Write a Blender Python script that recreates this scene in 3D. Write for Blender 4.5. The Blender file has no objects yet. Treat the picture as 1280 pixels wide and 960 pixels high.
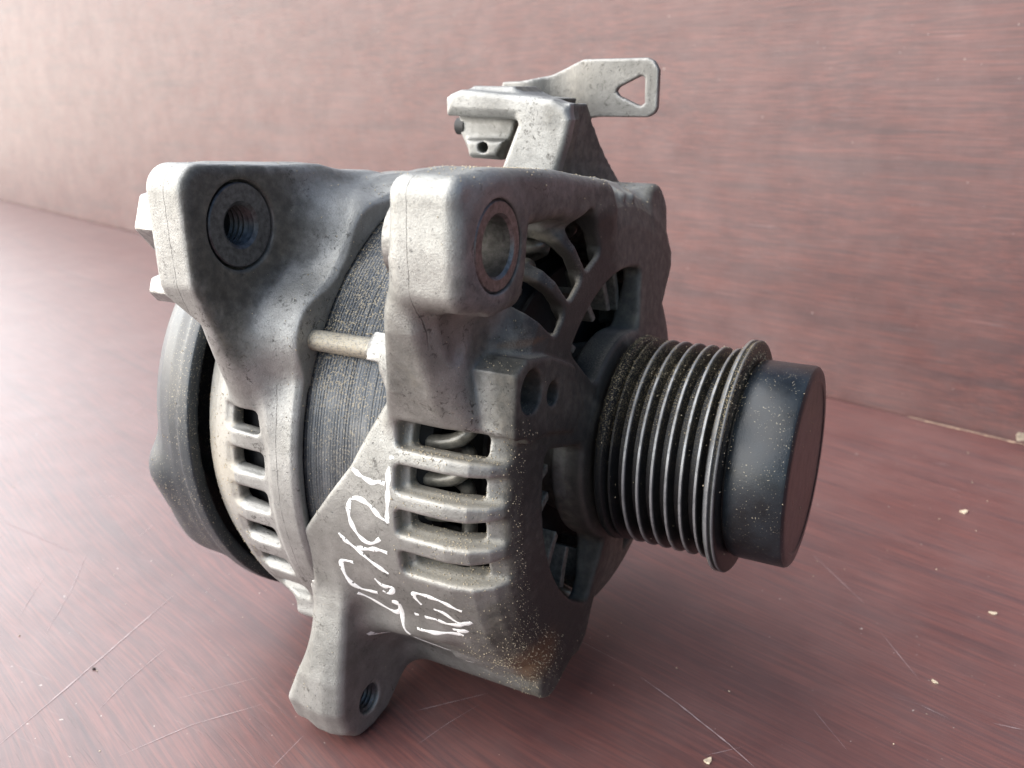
import bpy, math, random
import numpy as np
import openvdb
from mathutils import Vector, Matrix
from mathutils.bvhtree import BVHTree

rng = np.random.default_rng(7)
random.seed(7)
scene = bpy.context.scene
COL = scene.collection
rad = math.radians

# ------------------------------------------------------------------ frame of reference
# shape code is written in millimetres with X along the rotor shaft (pulley = +X),
# Z up, shaft axis on y = 0, z = 0 and the table 80 mm below it; world units are metres.
OX, OZ = -80.0, -80.0
def W(p):
    return Vector(((p[0]-OX)*.001, p[1]*.001, (p[2]-OZ)*.001))

# ------------------------------------------------------------------ camera
cam_d = bpy.data.cameras.new('camera'); cam = bpy.data.objects.new('camera', cam_d); COL.objects.link(cam)
al, ya, ro = rad(18.0563), rad(28.3542), rad(-0.1933)
H = Vector((-math.sin(ya), math.cos(ya), 0)); Zv = Vector((0, 0, 1))
Rv = Vector((math.cos(ya), math.sin(ya), 0)); Fv = H*math.cos(al)-Zv*math.sin(al); Uv = H*math.sin(al)+Zv*math.cos(al)
Rv, Uv = Rv*math.cos(ro)+Uv*math.sin(ro), Uv*math.cos(ro)-Rv*math.sin(ro)
M = Matrix((( Rv.x, Uv.x, -Fv.x, 0), (Rv.y, Uv.y, -Fv.y, 0), (Rv.z, Uv.z, -Fv.z, 0), (0, 0, 0, 1)))
M.translation = W((50.4, -228.28, 94.56))
cam.matrix_world = M
cam_d.sensor_width = 36; cam_d.lens = 36*1095.86/1280
cam_d.clip_start = .01; cam_d.clip_end = 100
cam_d.dof.use_dof = True; cam_d.dof.focus_distance = .212; cam_d.dof.aperture_fstop = 22.0
scene.camera = cam

# ------------------------------------------------------------------ light
SUN_DIR = Vector((-0.7716, -0.3932, 0.5000)).normalized()        # towards the sun
w = bpy.data.worlds.new('World'); scene.world = w; w.use_nodes = True
nt = w.node_tree; sky = nt.nodes.new('ShaderNodeTexSky'); sky.sky_type = 'NISHITA'; sky.sun_disc = False
sky.sun_elevation = math.asin(SUN_DIR.z); sky.sun_rotation = math.atan2(SUN_DIR.x, SUN_DIR.y)
sky.dust_density = 1.5; sky.air_density = 1.0; sky.ozone_density = 1.0
bg = nt.nodes['Background']; bg.inputs[1].default_value = .115
nt.links.new(sky.outputs[0], bg.inputs[0])
sun_d = bpy.data.lights.new('sun', 'SUN'); sun_d.energy = 7.6; sun_d.angle = rad(112); sun_d.color = (1, .985, .965)
sun = bpy.data.objects.new('sun', sun_d); COL.objects.link(sun)
sun.rotation_euler = SUN_DIR.to_track_quat('Z', 'Y').to_euler()
vs = scene.view_settings; vs.view_transform = 'Standard'; vs.look = 'None'; vs.gamma = 1; vs.exposure = .5

# ------------------------------------------------------------------ helpers
def tag(o, label=None, cat=None, group=None, kind=None):
    if label: o['label'] = label
    if cat: o['category'] = cat
    if group: o['group'] = group
    if kind: o['kind'] = kind
    return o

def link(name, me, mat, parent=None, smooth=True):
    o = bpy.data.objects.new(name, me); COL.objects.link(o)
    if mat and not me.materials: me.materials.append(mat)
    if parent is not None:
        o.parent = parent
        anc = parent; off = Vector((0, 0, 0))
    if smooth: me.polygons.foreach_set('use_smooth', [True]*len(me.polygons))
    return o

def mesh_from(name, V, Fc):
    me = bpy.data.meshes.new(name); me.from_pydata(V, [], Fc); me.validate(); me.update(); return me

def mm_verts(V):
    V = np.asarray(V, float); return np.stack([(V[:, 0]-OX), V[:, 1], (V[:, 2]-OZ)], 1)*.001

def sharp(me, deg=35):
    me.set_sharp_from_angle(angle=rad(deg))

# ------------------------------------------------------------------ materials
class NT:
    def __init__(s, name):
        s.m = bpy.data.materials.new(name); s.m.use_nodes = True; s.t = s.m.node_tree; s.n = s.t.nodes; s.l = s.t.links
        s.b = s.n['Principled BSDF']; s.tc = s.n.new('ShaderNodeTexCoord')
        v = s.n.new('ShaderNodeVectorMath'); v.operation = 'SCALE'; v.inputs[3].default_value = 1000
        s.l.new(s.tc.outputs['Object'], v.inputs[0]); s.mm = v.outputs[0]
    def lk(s, a, b): s.l.new(a, b)
    def noise(s, scale, detail=4, rough=.55, vec=None, dist=0):
        n = s.n.new('ShaderNodeTexNoise'); n.inputs['Scale'].default_value = scale; n.inputs['Detail'].default_value = detail
        n.inputs['Roughness'].default_value = rough; n.inputs['Distortion'].default_value = dist
        s.lk(vec or s.mm, n.inputs['Vector']); return n.outputs['Fac']
    def map(s, loc=(0, 0, 0), rot=(0, 0, 0), sc=(1, 1, 1), vec=None):
        n = s.n.new('ShaderNodeMapping'); n.inputs[1].default_value = loc; n.inputs[2].default_value = rot; n.inputs[3].default_value = sc
        s.lk(vec or s.mm, n.inputs[0]); return n.outputs[0]
    def ramp(s, fac, stops):
        n = s.n.new('ShaderNodeValToRGB'); e = n.color_ramp.elements
        while len(e) < len(stops): e.new(.5)
        for i, (p, c) in enumerate(stops):
            e[i].position = p
            if not hasattr(c, '__len__'): c = (c, c, c)
            e[i].color = (*c, 1)
        s.lk(fac, n.inputs[0]); return n.outputs[0]
    def attr(s, name):
        n = s.n.new('ShaderNodeAttribute'); n.attribute_name = name; return n.outputs['Fac']
    def mix(s, f, a, b, mode='MIX'):
        n = s.n.new('ShaderNodeMix'); n.data_type = 'RGBA'; n.blend_type = mode; n.clamp_factor = True
        for v, i in ((f, 0), (a, 6), (b, 7)):
            if hasattr(v, 'is_output'): s.lk(v, n.inputs[i])
            elif i == 0: n.inputs[0].default_value = v
            else: n.inputs[i].default_value = (*v, 1) if hasattr(v, '__len__') else (v, v, v, 1)
        return n.outputs[2]
    def math(s, op, a, b=0, c=0, clamp=False):
        n = s.n.new('ShaderNodeMath'); n.operation = op; n.use_clamp = clamp
        for v, i in ((a, 0), (b, 1), (c, 2)):
            if hasattr(v, 'is_output'): s.lk(v, n.inputs[i])
            else: n.inputs[i].default_value = v
        return n.outputs[0]
    def bump(s, h, dist, strength=1, prev=None):
        n = s.n.new('ShaderNodeBump'); n.inputs['Distance'].default_value = dist; n.inputs['Strength'].default_value = strength
        s.lk(h, n.inputs['Height'])
        if prev is not None: s.lk(prev, n.inputs['Normal'])
        return n.outputs[0]
    def set(s, **k):
        for a, v in k.items():
            i = s.b.inputs[a.replace('_', ' ')]
            if hasattr(v, 'is_output'): s.lk(v, i)
            elif hasattr(v, '__len__') and len(v) == 3: i.default_value = (*v, 1)
            else: i.default_value = v
        return s.m

def speck(s, dens_scale, lo, hi, extra=None):
    """small bright grains: thresholded fine noise, gathered by a coarse noise"""
    f = s.noise(dens_scale, 2, .5)
    g = s.noise(.09, 3, .6)
    t = s.math('ADD', f, s.math('MULTIPLY', s.math('SUBTRACT', g, .5), .25))
    return s.ramp(t, [(lo, 0), (hi, 1)])

def cast_metal(name, light=(.50, .50, .49), dark=(.25, .25, .245), cracks=()):
    s = NT(name)
    n1 = s.noise(.08, 5, .6); n2 = s.noise(.5, 5, .65); n3 = s.noise(2.2, 3, .6)
    col = s.mix(s.ramp(n1, [(.25, 0), (.6, 1)]), dark, light)
    col = s.mix(s.math('MULTIPLY', s.ramp(n2, [(.45, 0), (.75, 1)]), .4), col, (.20, .195, .185))
    col = s.mix(s.math('MULTIPLY', s.ramp(s.noise(3.2, 4, .7), [(.5, 0), (.7, 1)]), .35), col, (.16, .155, .15))
    # dark pits and casting flaws
    pits = s.ramp(s.noise(1.1, 4, .7, dist=.6), [(.63, 0), (.70, 1)])
    col = s.mix(s.math('MULTIPLY', pits, .55), col, (.06, .058, .055))
    sx = s.n.new('ShaderNodeSeparateXYZ'); s.lk(s.mm, sx.inputs[0])
    for cx, zlo, zhi in cracks:
        wv = s.math('MULTIPLY', s.math('SUBTRACT', s.noise(.10, 4, .65), .5), 1.6)
        dd = s.math('ABSOLUTE', s.math('SUBTRACT', s.math('ADD', sx.outputs[0], wv), cx-OX))
        ln = s.math('MULTIPLY', s.ramp(s.math('DIVIDE', dd, 1.0), [(.04, 1), (.11, 0)]), s.math('MULTIPLY', s.math('GREATER_THAN', sx.outputs[2], zlo-OZ), s.math('LESS_THAN', sx.outputs[2], zhi-OZ)))
        ln = s.math('MULTIPLY', ln, s.ramp(s.noise(.3, 3), [(.35, .25), (.55, 1)]))
        col = s.mix(s.math('MULTIPLY', ln, .7), col, (.05, .05, .05)); pits = s.math('MAXIMUM', pits, ln)
    # bare, rubbed edges
    wear = s.attr('wear'); wn = s.math('MULTIPLY', wear, s.ramp(n2, [(.3, .35), (.6, 1)]), clamp=True)
    col = s.mix(s.math('MULTIPLY', wn, .75), col, (.72, .715, .70))
    flk = s.math('MULTIPLY', s.ramp(s.noise(.55, 6, .75, dist=.8), [(.56, 0), (.60, 1)]), s.ramp(s.noise(.07, 2, .5), [(.5, 0), (.62, 1)]))
    col = s.mix(s.math('MULTIPLY', flk, .8), col, (.07, .066, .06))
    # oily grime, plus the shade painted into slots, interior and unlit faces
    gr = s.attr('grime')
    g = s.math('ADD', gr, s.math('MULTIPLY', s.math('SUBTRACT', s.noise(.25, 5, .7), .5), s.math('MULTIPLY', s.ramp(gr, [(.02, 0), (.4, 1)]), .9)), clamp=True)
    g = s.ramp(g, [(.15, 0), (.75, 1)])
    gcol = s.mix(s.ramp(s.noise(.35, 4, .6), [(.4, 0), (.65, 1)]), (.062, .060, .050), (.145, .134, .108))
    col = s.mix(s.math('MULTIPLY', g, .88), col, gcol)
    # black oil film, plus shade painted into recess, pocket and top slots
    oi = s.attr('oil'); o2 = s.math('ADD', oi, s.math('MULTIPLY', s.math('SUBTRACT', s.noise(.3, 5, .7), .5), s.math('MULTIPLY', s.ramp(oi, [(.02, 0), (.3, 1)]), 1.1)), clamp=True)
    o2 = s.ramp(o2, [(.15, 0), (.8, 1)])
    col = s.mix(s.math('MULTIPLY', o2, .9), col, s.mix(s.noise(1.2, 4, .7), (.014, .014, .013), (.045, .042, .037)))
    # rust coloured dirt
    ru = s.attr('rust')
    rr = s.ramp(s.math('ADD', s.math('MULTIPLY', ru, .62), s.math('MULTIPLY', s.noise(2.6, 5, .85), .8)), [(.72, 0), (.92, 1)])
    col = s.mix(s.math('MULTIPLY', rr, .9), col, s.mix(s.noise(3.5, 3), (.06, .032, .018), (.22, .12, .06)))
    # settled dust
    du = s.attr('dust')
    d = s.ramp(s.math('ADD', s.math('MULTIPLY', du, .75), s.math('MULTIPLY', s.noise(2.6, 4, .8), .6)), [(.60, 0), (.95, 1)])
    col = s.mix(s.math('MULTIPLY', d, .85), col, s.mix(n3, (.26, .235, .19), (.5, .46, .38)))
    inv = s.math('SUBTRACT', 1, s.math('MAXIMUM', s.math('MAXIMUM', s.math('MAXIMUM', s.math('MULTIPLY', g, .85), o2), d), rr), clamp=True)
    rough = s.math('SUBTRACT', .54, s.math('MULTIPLY', wn, .12))
    rough = s.math('ADD', rough, s.math('MULTIPLY', s.math('SUBTRACT', n3, .5), .25))
    bh = s.math('ADD', s.math('MULTIPLY', n3, 1.0), s.math('MULTIPLY', s.noise(6, 2, .6), .5))
    nrm = s.bump(bh, .00018, .55)
    nrm = s.bump(s.noise(.35, 3, .5), .0004, .3, nrm)
    nrm = s.bump(s.math('MULTIPLY', pits, -1), .0004, .6, nrm)
    return s.set(Base_Color=col, Metallic=s.math('MULTIPLY', inv, .72), Roughness=rough, Normal=nrm)

def plain(name, col, rough=.5, metal=0, nscale=.6, var=.35, bump=.0001, spec_grain=None, coat=0, dust=None):
    s = NT(name)
    n = s.noise(nscale, 5, .65)
    c = s.mix(s.ramp(n, [(.35, 0), (.65, 1)]), tuple(x*(1-var) for x in col), tuple(min(1, x*(1+var)) for x in col))
    r = s.math('ADD', rough-.08, s.math('MULTIPLY', s.noise(nscale*2, 4), .16))
    if dust:
        f = speck(s, 2.4, dust[0], dust[1]); c = s.mix(s.math('MULTIPLY', f, .8), c, (.45, .40, .30))
        r = s.math('MAXIMUM', r, s.math('MULTIPLY', f, .8))
    return s.set(Base_Color=c, Roughness=r, Metallic=metal, Normal=s.bump(s.noise(3, 3), bump, .6), Coat_Weight=coat)

M_FRONT = cast_metal('cast_aluminium_front', (.36, .36, .34), (.20, .20, .185), [(-49.5, 44, 200)])
M_REAR = cast_metal('cast_aluminium_rear', (.40, .40, .385), (.25, .25, .235), [(-101.5, -90, 26), (-114.5, 30, 200)])
M_ARM = cast_metal('cast_aluminium_arm', (.37, .37, .355), (.20, .20, .19))
M_PLATE = cast_metal('stamped_steel', (.22, .215, .20), (.10, .098, .09))
M_STEEL = plain('dull_zinc_steel', (.30, .30, .29), .38, .9, .8, .3)
M_BUSH = plain('steel_bushing', (.22, .215, .205), .42, .85, .9, .35)
M_DARKSTEEL = plain('dark_steel', (.10, .105, .11), .42, .7, .7, .35)
M_BOLT = plain('dusty_bolt', (.30, .285, .25), .55, .5, 1.2, .35, dust=(.42, .6))
M_PLASTIC = plain('grey_black_plastic', (.030, .037, .043), .36, 0, .4, .15, .00006, dust=(.64, .70))
M_CAP = plain('black_cap_steel', (.011, .015, .019), .31, .1, .12, .5, .00006, dust=(.69, .73))
M_FAN = plain('fan_steel', (.15, .145, .125), .5, .1, .7, .4)
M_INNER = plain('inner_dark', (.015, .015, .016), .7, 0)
M_WIND = plain('winding_varnish', (.17, .16, .135), .34, .3, .5, .35, coat=.4)
M_WHITE = plain('white_paint_marker', (.82, .82, .80), .5, 0, 1.5, .08)
M_RUBBER = plain('black_rubber', (.02, .02, .02), .6, 0)
M_GRAIN = plain('sand_grain', (.50, .42, .29), .75, 0, 1.2, .45)

def laminated():
    s = NT('stator_laminations')
    sep = s.n.new('ShaderNodeSeparateXYZ'); s.lk(s.mm, sep.inputs[0])
    ln = s.noise(1, 3, .6, s.map(sc=(1.9, .03, .03)))
    c = s.mix(s.ramp(ln, [(.35, 0), (.65, 1)]), (.036, .042, .050), (.078, .087, .098))
    c = s.mix(s.ramp(s.noise(.12, 4, .6), [(.5, 0), (.75, .6)]), c, (.16, .165, .17))
    f = speck(s, 2.0, .55, .64); du = s.attr('dust')
    ff = s.math('MULTIPLY', f, s.ramp(du, [(0, .25), (.6, 1)]))
    c = s.mix(s.math('MULTIPLY', ff, .8), c, (.42, .37, .28))
    nrm = s.bump(ln, .00012, .5)
    return s.set(Base_Color=c, Roughness=s.math('ADD', .42, s.math('MULTIPLY', ff, .4)), Metallic=.55, Normal=nrm)
M_LAM = laminated()

def pulley_mat():
    s = NT('pulley_black_steel')
    c = s.mix(s.noise(.5, 4, .6), (.006, .007, .008), (.016, .017, .019))
    wear = s.attr('wear')
    wn = s.math('MULTIPLY', wear, s.ramp(s.noise(.25, 4, .7), [(.3, .5), (.55, 1)]))
    c = s.mix(wn, c, (.78, .79, .80))
    f = s.math('MULTIPLY', speck(s, 2.6, .54, .62), s.attr('dust'))
    c = s.mix(s.math('MULTIPLY', f, .9), c, s.mix(s.noise(3, 2), (.22, .16, .09), (.55, .47, .30)))
    r = s.mix(wn, .36, .17); r = s.mix(f, r, .8)
    return s.set(Base_Color=c, Roughness=r, Metallic=wn, Specular_IOR_Level=.25, Normal=s.bump(s.noise(4, 3), .0001, .5))
M_PULLEY = pulley_mat()

def laminate(name, ang, shift, tone=1.0, rough=.44, con=1.0):
    """mahogany print under a scuffed melamine skin; grain runs along local X"""
    s = NT(name)
    base = s.map(loc=shift, rot=(0, 0, ang))
    warp = s.noise(.006, 2, .5, s.map(sc=(.35, 1, 1), vec=base))
    sep = s.n.new('ShaderNodeSeparateXYZ'); s.lk(base, sep.inputs[0])
    # cathedral bands
    comb = s.n.new('ShaderNodeCombineXYZ')
    s.lk(s.math('MULTIPLY', sep.outputs[0], .0035), comb.inputs[0])
    yy = s.math('ADD', sep.outputs[1], s.math('MULTIPLY', warp, 70))
    s.lk(s.math('MULTIPLY', yy, .085), comb.inputs[1]); s.lk(s.math('MULTIPLY', sep.outputs[2], .085), comb.inputs[2])
    band = s.noise(1.0, 5, .62, comb.outputs[0])
    comb2 = s.n.new('ShaderNodeCombineXYZ')
    s.lk(s.math('MULTIPLY', sep.outputs[0], .03), comb2.inputs[0]); s.lk(s.math('MULTIPLY', yy, .9), comb2.inputs[1]); s.lk(s.math('MULTIPLY', sep.outputs[2], .9), comb2.inputs[2])
    fine = s.noise(1.0, 4, .65, comb2.outputs[0])
    comb3 = s.n.new('ShaderNodeCombineXYZ')
    s.lk(s.math('MULTIPLY', sep.outputs[0], .045), comb3.inputs[0]); s.lk(s.math('MULTIPLY', sep.outputs[1], 3.2), comb3.inputs[1]); s.lk(s.math('MULTIPLY', sep.outputs[2], 3.2), comb3.inputs[2])
    pore = s.ramp(s.noise(1.0, 2, .5, comb3.outputs[0]), [(.60, 0), (.68, 1)])
    t = tone
    c = s.ramp(band, [(.32, (.048*t, .022*t, .026*t)), (.44, (.155*t, .046*t, .037*t)), (.56, (.19*t, .062*t, .050*t)), (.68, (.095*t, .038*t, .040*t))])
    c = s.mix(1-con, c, (.13*t, .046*t, .042*t))
    c = s.mix(s.math('MULTIPLY', s.ramp(fine, [(.42, 1), (.60, 0)]), .62), c, (.050*t, .022*t, .026*t))
    c = s.mix(s.math('MULTIPLY', pore, .6), c, (.035, .016, .018))
    blot = s.noise(.012, 4, .6)
    c = s.mix(s.math('MULTIPLY', s.ramp(blot, [(.5, 0), (.75, 1)]), .25), c, (.22*t, .11*t, .10*t))
    # dusty film and fine scuffs
    film = s.ramp(s.noise(.02, 5, .7), [(.40, .02), (.75, .14)])
    c = s.mix(film, c, (.33, .25, .24))
    scf = s.ramp(s.noise(1.0, 3, .6, s.map(rot=(0, 0, .9), sc=(.03, 1.3, 1.3))), [(.64, 0), (.70, 1)])
    c = s.mix(s.math('MULTIPLY', scf, .08), c, (.5, .42, .42))
    dots = s.ramp(s.noise(.45, 2, .5), [(.745, 0), (.775, 1)])
    c = s.mix(s.math('MULTIPLY', dots, .7), c, (.55, .50, .45))
    r = s.math('ADD', rough, s.math('MULTIPLY', s.noise(.05, 4, .6), .12))
    h = s.math('ADD', s.math('MULTIPLY', pore, -1), s.math('MULTIPLY', s.noise(.9, 3, .6), .6))
    return s.set(Base_Color=c, Roughness=r, Normal=s.bump(h, .00008, .5), Coat_Weight=.7, Coat_Roughness=.42, Specular_IOR_Level=.6)
M_TABLE = laminate('table_laminate', rad(17.2), (0, 0, 0), .95, con=.6)
M_BOARD = laminate("board_laminate", 0, (300, 120, 40), .74, .46, .45)
M_BOARD.node_tree.nodes['Principled BSDF'].inputs['Coat Weight'].default_value = 0
M_CHIP = plain('bare_chipboard_edge', (.42, .30, .22), .85, 0, .8, .5, .0006)
M_SCR = plain('scratch_mark', (.42, .33, .33), .6, 0, .3, .2)
M_FLECK = plain('pale_wood_chip', (.62, .52, .38), .8, 0, 1.2, .3)

# ------------------------------------------------------------------ signed-distance casting
HV = .5
class Grid:
    def __init__(s, lo, hi, h=HV):
        s.h = h; s.lo = np.array(lo, float); s.n = (np.ceil((np.array(hi)-s.lo)/h)).astype(int)+1
        ax = [(s.lo[i]+h*np.arange(s.n[i])).astype(np.float32) for i in range(3)]
        s.X = ax[0][:, None, None]; s.Y = ax[1][None, :, None]; s.Z = ax[2][None, None, :]; s.ax = ax
        s.RR = np.hypot(s.Y, s.Z); s.PH = np.degrees(np.arctan2(s.Z, -s.Y))
        s.F = np.full(s.n, 30., np.float32)
    def box(s, lo, hi):
        a = []
        for i in range(3):
            i0 = max(0, int((lo[i]-s.lo[i])/s.h)); i1 = min(s.n[i], int((hi[i]-s.lo[i])/s.h)+2); a.append(slice(i0, max(i0, i1)))
        return tuple(a)
    def coords(s, b):
        return s.X[b[0]], s.Y[:, b[1]], s.Z[:, :, b[2]]
    def add(s, fn, lo, hi, k=0, pad=None):
        p = (k if pad is None else pad)+2; b = s.box(np.array(lo)-p, np.array(hi)+p)
        d = fn(*s.coords(b)); s.F[b] = smin(s.F[b], d, k)
    def cut(s, fn, lo, hi, k=0, pad=None):
        p = (k if pad is None else pad)+2; b = s.box(np.array(lo)-p, np.array(hi)+p)
        d = fn(*s.coords(b)); s.F[b] = -smin(-s.F[b], d, k)
    def mesh(s, name, adapt=0.0):
        F = s.F
        for a in range(3):                                   # closed at the borders of the block
            sl = [slice(None)]*3
            sl[a] = 0; F[tuple(sl)] = np.maximum(F[tuple(sl)], .3); sl[a] = -1; F[tuple(sl)] = np.maximum(F[tuple(sl)], .3)
        g = openvdb.FloatGrid(background=3.0); g.copyFromArray(np.ascontiguousarray(np.clip(F, -3, 3), dtype=np.float32)); 
        V, Q = g.convertToQuads(isovalue=0.0)
        # curvature for the rubbed edges
        vi = np.rint(V).astype(int)
        st = 2; c = lambda d: np.clip(vi+d, 0, np.array(F.shape)-1)
        tot = np.zeros(len(V)); 
        for st, wt in ((2, .6), (3, .4)):
            t = np.zeros(len(V))
            for a in range(3):
                for sg in (-1, 1):
                    e = [0, 0, 0]; e[a] = sg*st; j = c(np.array(e)); t += F[j[:, 0], j[:, 1], j[:, 2]]
            t -= 6*F[vi[:, 0], vi[:, 1], vi[:, 2]]; tot += wt*t/(st*st*s.h)
        P = V*s.h+s.lo
        me = bpy.data.meshes.new(name); Vm = mm_verts(P)
        nq = len(Q); me.vertices.add(len(Vm)); me.vertices.foreach_set('co', Vm.astype(np.float32).ravel())
        me.loops.add(nq*4); me.loops.foreach_set('vertex_index', Q[:, ::-1].astype(np.int32).ravel() if FLIP else Q.astype(np.int32).ravel())
        me.polygons.add(nq); me.polygons.foreach_set('loop_start', np.arange(nq, dtype=np.int32)*4)
        me.update(calc_edges=True); me.validate()
        me['__'] = 0; del me['__']
        return me, P, np.clip(tot, -3, 3)
FLIP = False

def smin(a, b, k):
    if k <= 0: return np.minimum(a, b)
    h = np.maximum(k-np.abs(a-b), 0)/k
    return np.minimum(a, b)-h*h*k*.25

def poly2(px, py, pts):
    """exact signed distance to a closed polygon (negative inside)"""
    pts = np.array(pts, np.float32); d = None; s = None
    for i in range(len(pts)):
        a = pts[i]; b = pts[i-1]; e = b-a; wx = px-a[0]; wy = py-a[1]
        t = np.clip((wx*e[0]+wy*e[1])/(e@e), 0, 1); q = (wx-e[0]*t)**2+(wy-e[1]*t)**2
        d = q if d is None else np.minimum(d, q)
        c1 = py >= a[1]; c2 = py < b[1]; c3 = e[0]*wy > e[1]*wx
        flip = (c1 & c2 & c3) | (~c1 & ~c2 & ~c3)
        s = np.where(flip, -1., 1.) if s is None else s*np.where(flip, -1., 1.)
    return (np.sqrt(d)*s).astype(np.float32)

def extr(d2, dx, r=0):
    a = d2+r; b = dx+r
    return np.minimum(np.maximum(a, b), 0)+np.hypot(np.maximum(a, 0), np.maximum(b, 0))-r

def slab(X, x0, x1): return np.abs(X-(x0+x1)/2)-(x1-x0)/2

def f_polyx(pts, x0, x1, r=2, grow=0):
    """polygon in YZ extruded along X, edges rounded by r"""
    return lambda X, Y, Z: extr(poly2(Y+0*Z, Z+0*Y, pts)-grow, slab(X, x0, x1), r)
def f_polyy(pts, y0, y1, r=1, grow=0):
    return lambda X, Y, Z: extr(poly2(X+0*Z, Z+0*X, pts)-grow, slab(Y, y0, y1), r)
def f_cylx(y, z, R, x0, x1, r=1):
    return lambda X, Y, Z: extr(np.hypot(Y-y, Z-z)-R, slab(X, x0, x1), r)
def f_cyly(x, z, R, y0, y1, r=.5):
    return lambda X, Y, Z: extr(np.hypot(X-x, Z-z)-R, slab(Y, y0, y1), r)
def f_sph(x, y, z, R): return lambda X, Y, Z: np.sqrt((X-x)**2+(Y-y)**2+(Z-z)**2)-R
def f_caps(a, b, R, R2=None):
    a = np.array(a, np.float32); b = np.array(b, np.float32); e = b-a; R2 = R if R2 is None else R2
    def f(X, Y, Z):
        t = np.clip(((X-a[0])*e[0]+(Y-a[1])*e[1]+(Z-a[2])*e[2])/(e@e), 0, 1)
        return np.sqrt((X-a[0]-e[0]*t)**2+(Y-a[1]-e[1]*t)**2+(Z-a[2]-e[2]*t)**2)-(R+(R2-R)*t)
    return f
def f_rbox(phi, x0, x1, r0, r1, hw, r=1, tilt=0):
    """box standing on a radius at angle phi: r0..r1 radial, +-hw tangential, x0..x1 axial"""
    c, s_ = math.cos(rad(phi)), math.sin(rad(phi))
    def f(X, Y, Z):
        u = -Y*c+Z*s_; v = Y*s_+Z*c
        dx = np.abs(X-(x0+x1)/2)-(x1-x0)/2+r; du = np.abs(u-(r0+r1)/2)-(r1-r0)/2+r
        dv = np.abs(v-tilt*(u-(r0+r1)/2))-hw+r
        return np.minimum(np.maximum(np.maximum(dx, du), dv), 0)+np.sqrt(np.maximum(dx, 0)**2+np.maximum(du, 0)**2+np.maximum(dv, 0)**2)-r
    return f
def pol(r, phi, x): return (x, -r*math.cos(rad(phi)), r*math.sin(rad(phi)))

def revolve(g, profile, r=0):
    """solid of revolution from an (x, r) outline, over the whole block"""
    rs = np.arange(0, 140, .3, dtype=np.float32); T = poly2(g.ax[0][:, None]+0*rs[None], rs[None]+0*g.ax[0][:, None], profile)
    q = g.RR[0]/.3; i = np.minimum(q.astype(int), len(rs)-2); w_ = (q-i).astype(np.float32)
    return T[:, i]*(1-w_)+T[:, i+1]*w_

def attrs(me, **kw):
    for k, v in kw.items():
        a = me.attributes.new(k, 'FLOAT', 'POINT'); a.data.foreach_set('value', np.clip(v, 0, 1).astype(np.float32))

def normals(me):
    n = np.zeros(len(me.vertices)*3, np.float32); me.vertices.foreach_get('normal', n); return n.reshape(-1, 3)
def blob(P, c, r):
    """soft bump of influence around a point, radii per axis"""
    d = (P-np.array(c))/np.array(r); return np.exp(-(d**2).sum(1))
def vnoise(P, sc, seed=0):
    """cheap smooth value noise for vertex masks"""
    r = np.random.default_rng(seed); out = 0
    for o in range(3):
        k = r.normal(size=(5, 3))*sc*(2**o); ph = r.uniform(0, 6.28, 5)
        out = out+np.sin(P@k.T+ph).mean(1)/(1.6**o)
    return out

# ------------------------------------------------------------------ the setting: table and board
tabdir = Vector((-.9590, .2835, 0)).normalized()
BP = W((84.0, 279.0, -80)); BP.z = 0
def along(t, z=0, off=0):
    n = Vector((tabdir.y, -tabdir.x, 0))*-1
    if n.y > 0: n = -n                                      # n faces the camera
    p = BP+tabdir*t+n*off; p.z = z; return p
NB = Vector((-.2835, -.9590, 0))
def slab_obj(name, corners, z0, z1, mat, parent=None, bev=.0006):
    V = [(*c.xy, z0) for c in corners]+[(*c.xy, z1) for c in corners]; n = len(corners)
    Fc = [tuple(range(n))[::-1], tuple(range(n, 2*n))]+[(i, (i+1) % n, n+(i+1) % n, n+i) for i in range(n)]
    me = mesh_from(name, V, Fc); o = link(name, me, mat, parent, smooth=False)
    m = o.modifiers.new('bevel', 'BEVEL'); m.width = bev; m.segments = 2; m.limit_method = 'ANGLE'
    return o
cs = [along(-.9, 0, .0015), along(-.9, 0, 1.3), along(2.4, 0, 1.3), along(2.4, 0, .0015)]
table = slab_obj('tabletop', cs[::-1], -.018, 0, M_TABLE); tag(table, kind='structure')
# upright board, grain along its own length, built in its own frame
bme = mesh_from('back_board', [(x, y, z) for y in (-.009, .009) for z in (-.5, .36) for x in (-1.0, 2.4)],
                [(0, 1, 3, 2), (4, 6, 7, 5), (0, 4, 5, 1), (2, 3, 7, 6), (0, 2, 6, 4), (1, 5, 7, 3)])
board = link('back_board', bme, M_BOARD, smooth=False); tag(board, kind='structure')
# local x along the board, local y up-face handled by rotating so that z' = up
board.matrix_world = Matrix(((tabdir.x, -NB.x, 0, 0), (tabdir.y, -NB.y, 0, 0), (0, 0, 1, 0), (0, 0, 0, 1)))
board.location = BP-NB*.0105
# chipped pale edge where the laminate skin has broken off along the rear edge of the table
def chipped_edge():
    V = []; Fc = []; n = 260; t0, t1 = .16, -.16
    t0, t1 = .06, -.42
    for i in range(n+1):
        t = t0+(t1-t0)*i/n; wv = .0009+.0011*max(0, vn1(i*.21))+.0012*(vn1(i*.8+9) > .45)
        if i < 4: wv *= i/4
        a = along(t, .0004, .0012); b = along(t, .0004, .0015+max(.0002, wv)); V += [tuple(a), tuple(b)]
    for i in range(n): Fc.append((2*i, 2*i+1, 2*i+3, 2*i+2))
    return mesh_from('chipped_edge', V, Fc)
def vn1(x): return math.sin(x)*.5+math.sin(x*2.3+1.7)*.3+math.sin(x*5.1+.4)*.25
link('chipped_edge', chipped_edge(), M_CHIP, table, smooth=False)

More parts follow.
